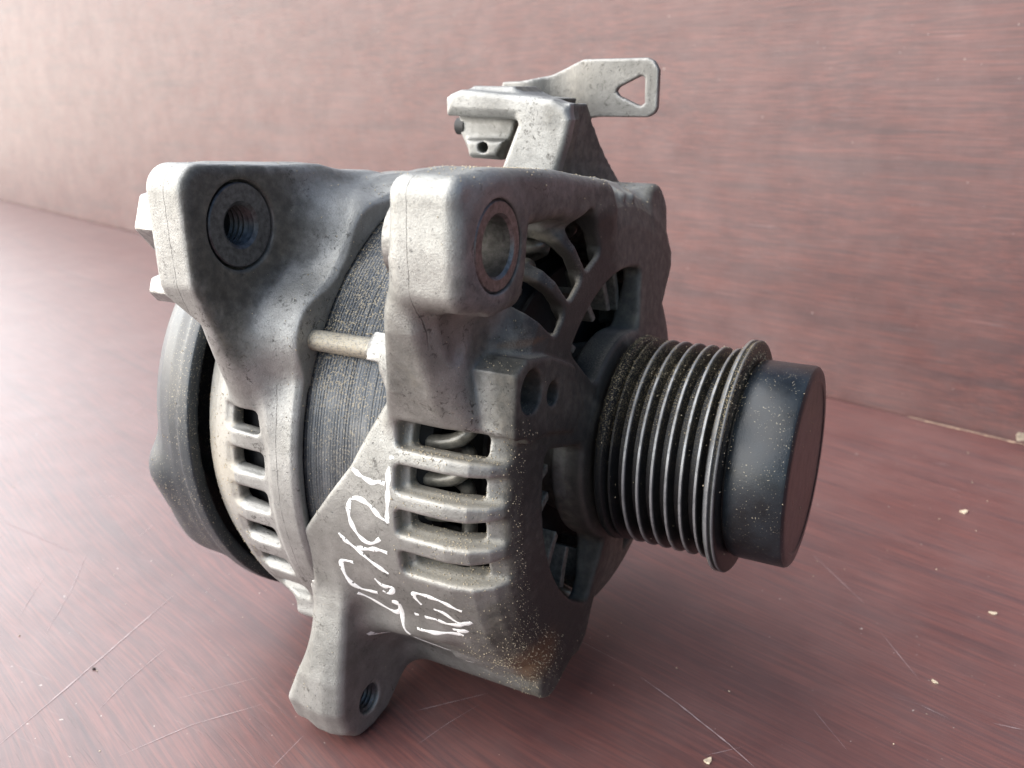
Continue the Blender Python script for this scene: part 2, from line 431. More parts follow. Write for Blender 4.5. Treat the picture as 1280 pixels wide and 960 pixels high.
SCR = [[(-176,-117),(-180,-99),(-187,-70),(-195,-38)],[(-215,-75),(-231,-54),(-252,-31)],[(-233,-73),(-252,-49)],[(-164,-94),(-168,-80),(-171,-62)],
[(-142,-104),(-134,-85),(-122,-68)],[(-26,-2),(-11,-9),(7,-19),(16,-25)],[(7,105),(22,87),(31,76)],[(38,60),(52,38)],[(25,8),(37,-6)],[(-101,-87),(-102,-73)],
[(2,-27),(11,-18)],[(53,25),(62,22)],[(73,26),(81,27)],[(-311,-30),(-258,-34)],[(-71,-61),(-68,-49),(-64,-37)],[(-487,179),(-471,225)],[(-868,383),(-741,347)],[(-397,74),(-390,101)],[(-52,7),(-30,1)]]
WID = [1.1,.5,.4,.6,.5,.9,.45,.35,.3,.3,.3,.4,.5,.5,.3,.9,2.0,.5,.3]
def ribbon(pts, wd, V, Fc, z=.00012):
    P = [Vector((*p, 0)) for p in pts]; dense = []
    for i in range(len(P)-1):
        m = max(3, int((P[i+1]-P[i]).length/2.5))
        for k in range(m): dense.append(P[i].lerp(P[i+1], k/m))
    dense.append(P[-1]); n = len(dense); b0 = len(V)
    for i, p in enumerate(dense):
        d = (dense[min(i+1, n-1)]-dense[max(i-1, 0)]).normalized(); s = Vector((-d.y, d.x, 0))
        t = i/(n-1); hw = wd*.5*(math.sin(math.pi*t)**.6*.9+.1)*random.uniform(.35, 1.1); j = s*random.uniform(-.12, .12)*wd
        for q in (p+s*hw+j, p-s*hw+j): V.append(((q.x-OX)*.001, q.y*.001, z))
    for i in range(n-1): Fc.append((b0+2*i, b0+2*i+1, b0+2*i+3, b0+2*i+2))
V, Fc = [], []
for sp, wd in zip(SCR, WID): ribbon(sp, wd*.55, V, Fc)
for _ in range(38):
    a = random.uniform(0, math.pi); L = random.uniform(4, 26); x = random.uniform(-420, 130); y = random.uniform(-150, 230)
    ribbon([(x, y), (x+L*math.cos(a), y+L*math.sin(a))], random.uniform(.10, .28), V, Fc)
tag(link('surface_scratches', mesh_from('surface_scratches', V, Fc), M_SCR, table, smooth=False), kind='stuff')

# ------------------------------------------------------------------ the alternator
alt = bpy.data.objects.new('alternator', None); COL.objects.link(alt); alt.location = (0, 0, 0); alt.empty_display_size = .05
tag(alt, 'used grey cast alternator with black ribbed pulley standing on the wood laminate table', 'alternator')

HOLE_U = (-71.0, 65.5); HOLE_L = (-61.5, -69.5)
STUDS = (30, 120, 210, -60)

def front_housing():
    g = Grid((-109, -94, -82), (-30, 82, 84))
    X, Y, Z = g.X, g.Y, g.Z
    prof = [(-99, 73.3), (-52, 73.3), (-46, 72.3), (-41.5, 69.5), (-39, 66), (-37.7, 61), (-36.6, 45), (-35, 30), (-34.2, 27), (-34, 10), (-58, 10), (-58, 24), (-45, 27),
            (-42.5, 44), (-43.5, 58), (-46, 63), (-52, 65.6), (-72, 66), (-72, 70.9), (-99, 70.9)]
    g.F = revolve(g, prof).astype(np.float32)
    # ---- lugs and bosses (outer material)
    cy, cz = HOLE_U
    lug = [(-86, 52), (-86.5, 78), (-82, 81), (-30, 78.5), (-12, 68), (-35, 58), (-58, 44), (-62, 50), (-74, 50)]
    g.add(f_polyx([(-81.5, 58), (-81.5, 76), (-62, 76), (-40, 74.2), (-10, 69.5), (-10, 67.8), (-40, 72), (-58, 72), (-62, 66), (-62, 55), (-76, 57)], -54.8, -38.2, 3.0, 4.6), (-60, -90, 45), (-36, -15, 84), 7)
    g.add(f_cylx(cy, cz, 14.8, -54.5, -38, 3), (-60, cy-17, cz-17), (-37, cy+17, cz+17), 3)
    # gusset below the lug, narrower than the lug and running down onto the barrel
    gus = [(-85, 64), (-83.5, 48), (-77, 32), (-70, 20), (-60, 24), (-50, 50), (-60, 70)]
    def gusset(X, Y, Z):
        xa = np.interp(Z[0, 0], [22, 36, 62], [-69, -63, -55]).astype(np.float32)[None, None, :]
        return extr(poly2(Y+0*Z, Z+0*Y, gus), np.abs(X-(xa-50)/2)-(-50-xa)/2, 2.2)
    g.add(gusset, (-72, -88, 15), (-48, -45, 72), 3)
    g.add(f_caps((-55, -80, 52), (-47, -68, 24), 3.0, 2.2), (-60, -84, 20), (-42, -62, 56), 4)
    g.add(f_polyx([(-80, 56), (-70, 26), (-58, 26), (-46, 50)], -58, -47, 3), (-58, -82, 24), (-44, -44, 58), 6)
    # bosses for the through studs
    for a in STUDS:
        y, z = pol(70, a, 0)[1:]; ln = -42 if a != 30 else -70
        if a == 30: g.add(f_cylx(y, z, 6.4, -77, -60, 2), (-77, y-8, z-8), (-58, y+8, z+8), 5)
        else: g.add(f_cylx(y, z, 8.8, -86, -40.5, 2.0), (-88, y-10, z-10), (-39, y+10, z+10), 5)
    # rounded lump with a scalloped pocket and flat ear with a screw hole, between lug and pulley
    c0 = pol(66, 26, -46)
    g.add(f_caps(pol(67.5, 25, -55), pol(66, 25.5, -45.5), 8.2, 8.2), (-66, -86, 12), (-30, -40, 52), 2.0)
    # flat ear around the screw hole
    g.add(f_polyx([(-68.5, 21), (-67.5, 37), (-62, 39.2), (-50, 37), (-36, 31), (-30, 20), (-36, 13), (-50, 17.5), (-62, 18.5)], -52, -35.2, 1.0), (-53, -70, 10), (-33, -28, 42), 1.0)
    # little cast ribs on the far shoulder
    for a in (96, 102):
        g.add(f_caps(pol(72.2, a, -50), pol(68.6, a-2, -40.5), 1.2), (-52, -10, 60), (-38, 30, 78), 1.5)
    # far side lug and ear (silhouette at the right)
    g.cut(f_caps((-42.5, -77, 49), (-44, -73.5, 43), 4.5, 3.6), (-50, -84, 36), (-33, -66, 54), 2.0)
    g.add(f_cylx(41, 54, 8.5, -62, -42, 2), (-62, 35, 40), (-38, 58, 64), 5)
    g.add(f_cylx(47, 34, 7.5, -62, -47, 2), (-62, 40, 22), (-44, 64, 44), 6)
    # lower leg
    leg = [(-60, -16), (-65.5, -36), (-69.2, -58), (-70.2, -67), (-68.4, -72.6), (-64.5, -75.6), (-60, -76), (-54.5, -75), (-42, -66), (-30, -63), (-32, -50)]
    g.add(f_polyx(leg, -98, -86.5, 2.2, 4), (-99, -76, -81), (-85, -20, -10), 7)
    hleg = [(-60, -32), (-66, -47), (-69.6, -59), (-70.4, -67), (-68.4, -72.6), (-64.5, -75.6), (-60, -76), (-54, -74.8), (-48, -68), (-50, -50)]
    def heel(X, Y, Z):
        xa = np.interp(Z[0, 0], [-68, -58, -46, -32], [-107, -103, -98, -94]).astype(np.float32)[None, None, :]
        return extr(poly2(Y+0*Z, Z+0*Y, hleg)-4, np.abs(X-(xa-90)/2)-(-90-xa)/2, 3.0)
    g.add(heel, (-108, -78, -81), (-88, -40, -28), 5)
    g.add(f_caps(pol(71.5, -38, -93), pol(71.5, -33, -62), 3.5, 1.5), (-98, -75, -60), (-55, -45, -25), 8)
    # ridges at the lower front shoulder
    for i, a in enumerate((-46, -50)):
        g.add(f_caps(pol(73.0, a, -62), pol(71.0, a-6, -44), 1.6, 2.2), (-66, -60, -72), (-40, -30, -40), 2.5)
    # ---- cavity again, so nothing pokes inside
    cav = [(-101, 70.9), (-72, 70.9), (-72, 65.8), (-54, 65.6), (-47, 62.5), (-44.5, 58), (-43.6, 44), (-46, 27.5), (-60, 24.5), (-60, 9.5), (-101, 9.5)]
    g.F = np.maximum(g.F, -revolve(g, cav))
    wch = np.clip(np.maximum(np.minimum((g.PH+72)/8, (136-g.PH)/10), 0), 0, 1)
    g.F = -smin(-g.F, -(.77*(g.X+55)+.64*(g.RR-73)+1.5-300*wch), 4)
    secd = (np.abs(g.PH-60)-23)*1.1
    g.F = -smin(-g.F, np.maximum(revolve(g, [(-70.5, 55), (-70.5, 69.6), (-50, 69.6), (-45.5, 68), (-42.6, 64), (-41.6, 56), (-41.8, 52)]), secd), 1.5)
    # rear edge follows the diagonal web
    xr = np.interp(g.PH, [-180, -100, -60, -11, 7, 18.5, 21, 26, 34, 40, 180], [-85, -86, -97, -97, -79, -71.5, -70, -73, -73, -69, -72]).astype(np.float32)
    k = ((g.RR < 76) & (g.PH > -60) & (g.PH < 60)) | (g.PH > 60) | (g.PH < -60)
    legm = (g.RR > 75)
    cutd = (xr-X)*.72
    cutd = np.where(legm, np.minimum(cutd, 99), cutd)
    keep_leg = (g.PH < -8) & (g.PH > -95) & (g.RR > 75.2)
    cutd = np.where(keep_leg, -5, cutd); cutd = np.where((g.PH > 15) & (g.RR > 75.5), -5, cutd)
    g.F = -smin(-g.F, -cutd, 1.0)
    # ---- side slots: shallow groove over the shoulder, through window on the barrel
    for a in (15.2, 6.6, -2.4, -11.6):
        def groove(X, Y, Z, c=math.cos(rad(a)), s_=math.sin(rad(a))):
            u = -Y*c+Z*s_; v = Y*s_+Z*c; xx = X[:, 0, 0]
            fl = np.interp(xx, [-66, -54, -46, -38, -34], [69.4, 69.0, 67.4, 64.6, 64.0]).astype(np.float32)[:, None, None]
            dx = np.abs(X+50.4)-15.2+1.6; du = fl-u+1.6; dv = np.abs(v)-3.4+1.6
            return np.minimum(np.maximum(np.maximum(dx, du), dv), 0)+np.sqrt(np.maximum(dx, 0)**2+np.maximum(du, 0)**2+np.maximum(dv, 0)**2)-1.6
        g.cut(groove, (-66, -80, -30), (-30, -50, 35), 1.2)
        g.cut(f_rbox(a, -63.8, -44.1, 50, 90, 2.9, 1.5), (-66, -90, -30), (-40, -45, 35), .6)
    for a, hw_ in ((46.3, 4.3), (57.3, 5.0), (69, 5.4)):
        rt = 71.5 if a > 60 else 77 if a > 50 else 80
        g.cut(f_rbox(a, -66, -36.4, 58.0, rt, hw_, 2.5), (-68, -75, 30), (-34, 10, 84), 1.2)
        g.cut(f_rbox(a, -66, -39.2, 50, rt, hw_-.5, 2.0), (-68, -75, 30), (-34, 10, 84), .8)
    # ---- openings in the front face, over the fan
    def sector(r0, r1, a0, a1, rr=2.5):
        def f(X, Y, Z):
            R_ = np.hypot(Y, Z); A = np.degrees(np.arctan2(Z, -Y)); da = (A-(a0+a1)/2+180) % 360-180
            d1 = np.abs(R_-(r0+r1)/2)-(r1-r0)/2+rr; d2 = (np.abs(da)-(a1-a0)/2)*np.pi/180*R_+rr
            return np.minimum(np.maximum(d1, d2), 0)+np.hypot(np.maximum(d1, 0), np.maximum(d2, 0))-rr
        return f
    for a0, a1 in ((44, 106), (-66, 14), (180, 262)):
        s2 = sector(31, (49 if a0 > 0 else 50) if a0 < 100 else 43, a0, a1)
        g.cut(lambda X, Y, Z, s2=s2: np.maximum(s2(X, Y, Z), slab(X, -50, -20)), (-50, -60, -60), (-30, 60, 60), 1.4)
    # ---- holes
    g.cut(f_cylx(cy, cz, 9.8, -64, -37.2, .4), (-64, cy-12, cz-12), (-30, cy+12, cz+12), .5)
    g.cut(f_cylx(HOLE_L[0], HOLE_L[1], 4.4, -110, -60, .2), (-100, -70, -80), (-80, -50, -58), .8)
    g.cut(f_cylx(-48.8, 27.4, 3.1, -46, -30, .2), (-46, -60, 10), (-30, -36, 42), .5)
    g.cut(f_cylx(-59.8, 31.0, 5.3, -42.5, -25, 1.0), (-46, -70, 18), (-28, -50, 44), .8)
    me, P, curv = g.mesh('drive_end_housing')
    N = normals(me); R_ = np.hypot(P[:, 1], P[:, 2]); A = np.degrees(np.arctan2(P[:, 2], -P[:, 1]))
    wear = np.clip(curv*.75-.08, 0, 1)*np.clip(1.1+vnoise(P, .12, 3)*.8, 0, 1)
    S = lambda v, c, w_: 1/(1+np.exp(-np.clip((v-c)/w_, -30, 30)))
    wob = vnoise(P, .11, 12)*3
    face = S(P[:, 0]+wob*.5, -43.5, 1.6)*S(P[:, 1], -68, 1.5)
    sidev = S(A, -19, 1.5)*S(-A, -21, 1.2)*S(P[:, 0], -67, 1)*S(-P[:, 0], 39.0+wob*.3, .8)
    grime = .80*face+.6*blob(P, (-52, -60, 28), (16, 16, 10))+.6*blob(P, (-40, -60, -30), (12, 25, 40))+.5*blob(P, (-45, -30, -68), (22, 30, 12))  # face term: brown grime plus painted shade of its unlit side
    grime += .45*S(P[:, 0], -66, 2)*S(A, 19, 1.5)*S(-A, -36, 3)*S(-R_, -80, 1)+.8*S(-R_, -65.5, .6)  # last term darkens the interior: inner dirt plus painted shade
    grime += .5*blob(P, (-56, -76, 42), (7, 10, 12))  # darker patch on the gusset below the lug
    grime += 1.0*S(-R_, -72.4, .4)*S(A, 41, 1)*S(-A, -80, 2)*S(-P[:, 0], 38.6, .4)  # top slot walls darkened as painted shade
    grime += 1.5*blob(P, (-51, -64, 40), (4, 6, 10))  # recess beside the fin darkened as painted shade
    grime -= 1.2*blob(P, (-46, -68, 31), (6, 4.5, 7))+.35*blob(P, (-40, 10, 72), (10, 14, 5))  # lump lightened here as a painted highlight
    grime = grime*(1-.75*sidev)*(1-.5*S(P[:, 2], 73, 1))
    dust = np.clip(N[:, 2], 0, 1)**1.5*.55*np.clip((73.5-R_)/3, .2, 1)*(P[:, 0] < -36)
    dust = dust*(1-sidev)+sidev*np.clip(N[:, 2]*1.3+.30, 0, 1)*.75*S(-R_, -73.6, .4)
    dust += .5*blob(P, (-46, -52, -42), (13, 18, 22))+.42*blob(P, (-38, -30, 52), (5, 26, 16))+.35*blob(P, (-42, -58, 40), (8, 10, 5))
    rust = .95*blob(P, (-42, -46, -50), (10, 14, 15))+1.0*blob(P, (-42, -52, 40.5), (6, 14, 1.6))
    oil = .85*S(P[:, 0]+wob*.4, -39.6, 1.0)*S(-A, -22, 3)*S(A, -75, 4)+.45*S(P[:, 0], -40, 1)*S(A, 22, 3)*S(-A, -38, 3)
    oil += .55*blob(P, (-46, -55, -40), (10, 16, 10))+1.0*blob(P, (-51, -64, 39), (4, 6, 11))+.5*blob(P, (-62, -76, 36), (8, 9, 9))+.15*blob(P, (-40, -20, 60), (3, 22, 14))  # second blob paints the shade of the fin recess
    oil += .9*blob(P, (-41.5, -59.8, 31), (2.5, 5.5, 5.5))+.8*S(-R_, -69, .5)*S(A, 38, 2)*S(-A, -84, 2)+.35*blob(P, (-38, -71, 65), (2, 14, 14))  # pocket and top slot terms are painted shade
    oil = oil*(1-.9*sidev)-1.0*blob(P, (-46, -68, 31), (6, 4, 7))  # film taken off the lump to paint its highlight
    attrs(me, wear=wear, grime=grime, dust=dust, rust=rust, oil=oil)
    return me

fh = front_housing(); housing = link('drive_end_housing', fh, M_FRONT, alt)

def rear_housing():
    g = Grid((-142, -96, -78), (-93, 80, 84))
    prof = [(-95.5, 73.4), (-97, 74.4), (-104, 74.4), (-106, 73.2), (-117, 73.0), (-125, 70.8), (-131, 67.5), (-134, 66), (-135.5, 64), (-135.5, 20), (-131, 20), (-130, 60), (-127, 64.5), (-118, 68),
            (-108, 69.3), (-95.5, 70.9)]
    g.F = revolve(g, prof).astype(np.float32)
    cy, cz = HOLE_U
    rl = [(-81.5, 54), (-82, 74.5), (-40, 71.5), (-22, 67), (-26, 58), (-50, 40), (-60, 28), (-65, 20), (-69.5, 28), (-76.5, 42)]
    def rlug(X, Y, Z):
        xa = np.interp(Z[0, 0], [20, 43, 50], [-113.5, -114, -121.5]).astype(np.float32)[None, None, :]
        return extr(poly2(Y+0*Z, Z+0*Y, rl)-6.2, np.abs(X-(xa-108.5)/2)-(-108.5-xa)/2, 2.4)
    g.add(rlug, (-136, -94, 14), (-100, -10, 84), 13)
    g.add(f_polyx([(-77, 58), (-77, 70), (-70, 72), (-40, 70), (-50, 50), (-66, 50)], -128, -116, 3, 5), (-132, -90, 30), (-114, -34, 82), 6)
    # boss round the stud end, wavy rim
    for a in STUDS:
        y, z = pol(72, a, 0)[1:]; g.add(f_cylx(y, z, 7.0, -112, -95.6, 1.5), (-112, y-9, z-9), (-94, y+9, z+9), 6)
    # fillet carrying the lug onto the rim
    g.add(f_caps((-112, -66, 36), (-102, -60, 40), 8, 6), (-118, -86, 24), (-94, -50, 56), 12)
    g.add(f_caps((-112, -44, 62), (-102, -38, 61), 8, 6), (-118, -60, 46), (-94, -26, 78), 12)
    g.add(f_polyx([(-50, -44), (-56, -44), (-58.5, -49), (-50, -54)], -113, -104, 1, 1.5), (-119, -68, -60), (-102, -46, -40), 6)
    cav = [(-94, 70.8), (-108, 69.3), (-118, 68), (-127, 64.5), (-130, 60), (-131, 18), (-94, 18)]
    g.F = np.maximum(g.F, -revolve(g, cav))
    g.F = np.maximum(g.F, g.X*0+(g.X+95.3))
    # parting line
    # side slots
    for a in (11.8, 2.6, -6.2, -15.2, -24.5, -34):
        g.cut(f_rbox(a, -119.5, -108.5, 50, 90, 2.55, 1.0), (-121, -85, -60), (-104, -40, 35), .8)
        g.cut(f_rbox(a, -122, -107.5, 71.2, 90, 3.2, 1.2), (-124, -85, -60), (-104, -40, 35), 1.2)
    g.cut(f_cylx(cy, cz, 10.9, -112, -100, .4), (-112, cy-13, cz-13), (-98, cy+13, cz+13), .8)
    g.cut(f_cylx(cy, cz, 5.4, -130, -100, .4), (-130, cy-13, cz-13), (-98, cy+13, cz+13), 0)
    me, P, curv = g.mesh('rear_housing'); N = normals(me); R_ = np.hypot(P[:, 1], P[:, 2]); A = np.degrees(np.arctan2(P[:, 2], -P[:, 1]))
    wear = np.clip(curv*.55-.1, 0, 1)
    facem = (N[:, 0] > .35)*np.clip((N[:, 0]-.35)*3, 0, 1)
    grime = .62*facem/(1+np.exp((P[:, 0]+106.5+vnoise(P, .15, 4)*2)/1.3))+.3*blob(P, (-108, -74, 50), (3, 18, 22))+.3*(R_ < 69)  # pulley-facing faces and inside: real dirt plus painted shade
    d = np.hypot(P[:, 1]-cy, P[:, 2]-cz)
    grime += .35*np.exp(-((d-12)/3.5)**2)*(P[:, 0] > -112)
    dust = np.clip(N[:, 2], 0, 1)*.35*(R_ < 75)
    dust += .85*((P[:, 0] < -119) & (A < 16) & (A > -30))*np.clip(1-abs(A+2)/30, 0, 1)
    oil = .55*facem*np.exp(-((d-16)/9)**2)*(P[:, 0] > -114)  # pulley-facing lug face: oil film plus painted shade
    attrs(me, oil=oil)
    rust = .5*blob(P, (-106, -62, 52), (4, 16, 8))+.35*blob(P, (-106, -45, 66), (4, 14, 6))
    attrs(me, wear=wear, grime=grime, dust=dust, rust=rust)
    return me
rh = rear_housing(); rear = link('rear_housing', rh, M_REAR, alt)

def rear_cover():
    g = Grid((-172, -92, -76), (-136, 74, 74), .8)
    prof = [(-138.2, 70.0), (-142.6, 70.0), (-143.6, 68.7), (-148, 68.2), (-154, 66), (-160, 62), (-164, 56), (-166, 48), (-166.5, 0), (-162, 0), (-162, 50), (-156, 60), (-148, 64.8), (-138.2, 66)]
    g.F = revolve(g, prof).astype(np.float32)
    g.add(f_caps((-157, -58, -12), (-156, -48, -33), 9, 10), (-171, -78, -50), (-142, -36, 16), 7)
    g.add(f_caps((-160, -46, -30), (-156, -30, -44), 8, 8), (-171, -60, -60), (-142, -20, -20), 8)
    g.F = np.maximum(g.F, -revolve(g, [(-130, 65.8), (-148, 64.6), (-156, 59.5), (-161, 50), (-161, -1), (-130, -1)]))
    g.F = np.maximum(g.F, -(-138.0-g.X)*1.0)
    me, P, c = g.mesh('rear_cover'); return me
cover = link('rear_cover', rear_cover(), M_PLASTIC, alt); cover['label'] = 'smooth dark grey plastic rear cover'

# ---- lathe
def lathe(name, prof, mat, parent, seg=128, c=(0, 0), close=False, attr=None, ax='x', angle=30):
    V = []; n = len(prof)
    for x, r in prof:
        for k in range(seg):
            a = 2*math.pi*k/seg; V.append((x, c[0]+r*math.cos(a), c[1]+r*math.sin(a)))
    Fc = []
    m = n if close else n-1
    for i in range(m):
        for k in range(seg):
            a = i*seg+k; b = i*seg+(k+1) % seg; i2 = ((i+1) % n)*seg
            Fc.append((a, b, i2+(k+1) % seg, i2+k))
    me = bpy.data.meshes.new(name); me.from_pydata([tuple(v) for v in mm_verts(V)], [], Fc); me.update()
    import bmesh
    bm = bmesh.new(); bm.from_mesh(me); bmesh.ops.recalc_face_normals(bm, faces=bm.faces); bm.to_mesh(me); bm.free()
    if attr is not None:
        attrs(me, **attr(np.array(V)))
    o = link(name, me, mat, parent)
    sharp(me, angle); return o

# stator core with real lamination grooves
prof = [(-100, 60)]
x = -99.0
while x < -68:
    j = rng.uniform(-.03, .03); prof += [(x, 70.45), (x+.06, 70.5+j), (x+.84, 70.5+j)]; x += .9
prof += [(-68, 60)]
lathe('stator_core', prof, M_LAM, alt, 200, close=True, attr=lambda V: dict(dust=np.clip((V[:, 2]/70-.1)*1.2, 0, 1)), angle=50)

# through studs
for a in STUDS:
    y, z = pol(73.2, a, 0)[1:]
    lathe('through_stud', [(-104, .1), (-104, 2.7), (-70, 2.7), (-70, .1)], M_BOLT, alt, 24, (y, z))
# bushing in the upper front lug
cy, cz = HOLE_U
lathe('lug_bushing', [(-60, 6.2), (-60, 9.7), (-38.3, 9.7), (-37.6, 9.2), (-37.5, 6.9), (-38.2, 6.3)], M_BUSH, alt, 64, (cy, cz), close=True)
# threaded inserts
def threaded(name, x0, x1, ro_, ri, pitch, c, mat):
    prof = [(x0, ro_), (x1-.3, ro_), (x1, ro_-.3), (x1, ri+.9), (x1-.7, ri)]
    x = x1-.7-pitch
    while x > x0+pitch: prof += [(x+pitch*.5, ri+.75), (x, ri)]; x -= pitch
    prof += [(x0, ri), (x0, .05), (x0-.2, .05), (x0-.2, ro_)]
    return lathe(name, prof, mat, alt, 48, c, close=True)
threaded('threaded_insert', -120, -108.9, 10.2, 4.9, 1.6, (cy, cz), M_DARKSTEEL)
threaded('leg_thread', -98, -87.6, 4.6, 3.5, 1.3, HOLE_L, M_DARKSTEEL)

# hex bolt head and small stud at the back of the rear lug
def hexhead(name, c, x0, x1, R, mat, parent):
    V = []; Fc = []
    for x, r in ((x0, R*.86), (x0+.8, R), (x1, R)):
        for k in range(6):
            a = rad(60*k+10); V.append((x, c[0]+r*math.cos(a), c[1]+r*math.sin(a)))
    Fc = [(0, 1, 2, 3, 4, 5), (17, 16, 15, 14, 13, 12)]
    for i in range(2):
        for k in range(6): Fc.append((i*6+k, i*6+6+k, i*6+6+(k+1) % 6, i*6+(k+1) % 6))
    me = mesh_from(name, [tuple(v) for v in mm_verts(V)], Fc); o = link(name, me, mat, parent, smooth=False)
    m = o.modifiers.new('bevel', 'BEVEL'); m.width = .0005; m.segments = 2; return o
hexhead('lug_bolt_head', (-74, 66), -134, -126, 8.5, M_STEEL, alt)
hexhead('stud_end', (-80, 50), -130, -118, 3.6, M_STEEL, alt)

# ---- interior: rotor, fan, windings
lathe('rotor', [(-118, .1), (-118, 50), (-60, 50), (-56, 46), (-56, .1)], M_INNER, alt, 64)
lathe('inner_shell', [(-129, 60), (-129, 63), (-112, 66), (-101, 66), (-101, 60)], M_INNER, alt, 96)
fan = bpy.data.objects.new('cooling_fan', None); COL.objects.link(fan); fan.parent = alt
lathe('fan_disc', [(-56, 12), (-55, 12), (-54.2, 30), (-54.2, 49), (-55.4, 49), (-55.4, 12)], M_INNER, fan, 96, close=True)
bl = []
for i in range(6):
    t = i/5; r = 36+11.5*t; a = rad(-3+7*t)
    for xx in (-54.5, -42.6):
        for th in (-1.2-.4*t, 1.2+.4*t):
            bl.append((xx-(.8*t if xx > -50 else 0), r*math.cos(a)+th*math.sin(a), r*math.sin(a)-th*math.cos(a)))
Fb = []
for i in range(5):
    b = 4*i
    Fb += [(b, b+4, b+6, b+2), (b+1, b+3, b+7, b+5), (b+2, b+6, b+7, b+3), (b, b+1, b+5, b+4)]
Fb += [(0, 2, 3, 1), (20, 21, 23, 22)]
# a folded lip along the outer half of the blade
blade_me = None
for i in range(20):
    a = 2*math.pi*i/20+random.uniform(-.08, .08)+.3; ca, sa = math.cos(a), math.sin(a)
    V = [(x_, y_*ca-z_*sa, y_*sa+z_*ca) for x_, y_, z_ in bl]
    me = mesh_from('fan_blade', [tuple(v) for v in mm_verts(V)], Fb); o = link('fan_blade', me, M_FAN, fan, smooth=False)
    m = o.modifiers.new('bevel', 'BEVEL'); m.width = .0004; m.segments = 2
# winding loops: thick varnished conductors bent over at the ends of the core
def tube(pts, R, seg=8):
    P = [Vector(p) for p in pts]; V = []; Fc = []; n = len(P); up = Vector((1, .2, .1)).normalized()
    for i, p in enumerate(P):
        d = (P[min(i+1, n-1)]-P[max(i-1, 0)]).normalized(); s1 = d.cross(up).normalized(); s2 = d.cross(s1)
        for k in range(seg):
            a = 2*math.pi*k/seg; V.append(p+s1*(R*math.cos(a))+s2*(R*math.sin(a)))
    for i in range(n-1):
        for k in range(seg): Fc.append((i*seg+k, i*seg+(k+1) % seg, (i+1)*seg+(k+1) % seg, (i+1)*seg+k))
    return V, Fc
def catmull(pts, n=6):
    P = [Vector(p) for p in pts]; out = []
    for i in range(len(P)-1):
        p0, p1, p2, p3 = P[max(i-1, 0)], P[i], P[i+1], P[min(i+2, len(P)-1)]
        for k in range(n):
            t = k/n; out.append(.5*((2*p1)+(p2-p0)*t+(2*p0-5*p1+4*p2-p3)*t*t+(3*p1-p0-3*p2+p3)*t**3))
    out.append(P[-1]); return out
NW = 42
loop = catmull([(-69, -62, -4.6), (-61, -62.6, -4.2), (-55, -62.8, -2.6), (-52.2, -62, .4), (-53.5, -59, 2.8), (-59, -56.5, 3.6), (-68, -56, 3.8)], 4)
V0, F0 = tube(loop, 2.0, 10)
me_w = mesh_from('winding_loop', [tuple(v*.001) for v in V0], F0)
for i in range(NW):
    o = link('winding_loop', me_w, M_WIND, alt)
    o.rotation_euler = (rad(360*i/NW), 0, 0); o.location = W((0, 0, 0))
lathe('winding_band', [(-70, 56), (-64, 56), (-62, 59), (-62, 63), (-64, 66), (-70, 66)], M_INNER, alt, 96)

# ---- pulley
prof = [(-34.5, 8), (-34.5, 24), (-33, 27.5), (-32.4, 29.3), (-31.6, 30.0), (-30.2, 29.9), (-29.4, 28.6)]
wear_x = []
for i in range(7):
    x0 = -28.0+i*3.86
    prof += [(x0-1.25, 25.9), (x0-.55, 28.9), (x0-.28, 29.45), (x0+.28, 29.45), (x0+.55, 28.9), (x0+1.25, 25.9)]
    wear_x.append(x0)
prof += [(-3.0, 25.9), (-2.6, 28.5), (-2.2, 31.2), (-1.5, 32.3), (-.8, 32.4), (-.5, 31.9), (0, 32.1), (.5, 32.4), (.9, 32.0), (1.1, 31), (1.2, 26), (3.2, 26)]
def pul_attr(V):
    r = np.hypot(V[:, 1], V[:, 2]); A = np.degrees(np.arctan2(V[:, 2], -V[:, 1]))
    wr = np.zeros(len(V))
    for i, x0 in enumerate(wear_x):
        if i > 0: wr = np.maximum(wr, np.exp(-((V[:, 0]-x0)/.30)**2)*(r > 29.2)*.9)
    wr = np.maximum(wr, .35*(r > 32.2))
    du = np.clip(V[:, 2]/28, 0, 1)**2.2*1.1+.3*(V[:, 0] < -29)*np.clip(V[:, 2]/20, 0, 1)+.05
    return dict(wear=wr, dust=du)
pul = lathe('pulley', prof, M_PULLEY, alt, 192, attr=pul_attr, angle=50); pul['label'] = 'black ribbed belt pulley with dusty grooves'
capo = lathe('pulley_cap', [(1.5, 25.5), (1.8, 26.8), (3.2, 27.4), (15.6, 27.4), (16.3, 27.15), (16.8, 26.5), (17.0, 25.6), (17.0, 23.6), (16.7, 23.2), (16.7, .1)], M_CAP, pul, 128)
lathe('shaft_collar', [(-36, 9), (-36, 15), (-31, 15), (-31, 9)], M_DARKSTEEL, alt, 48)

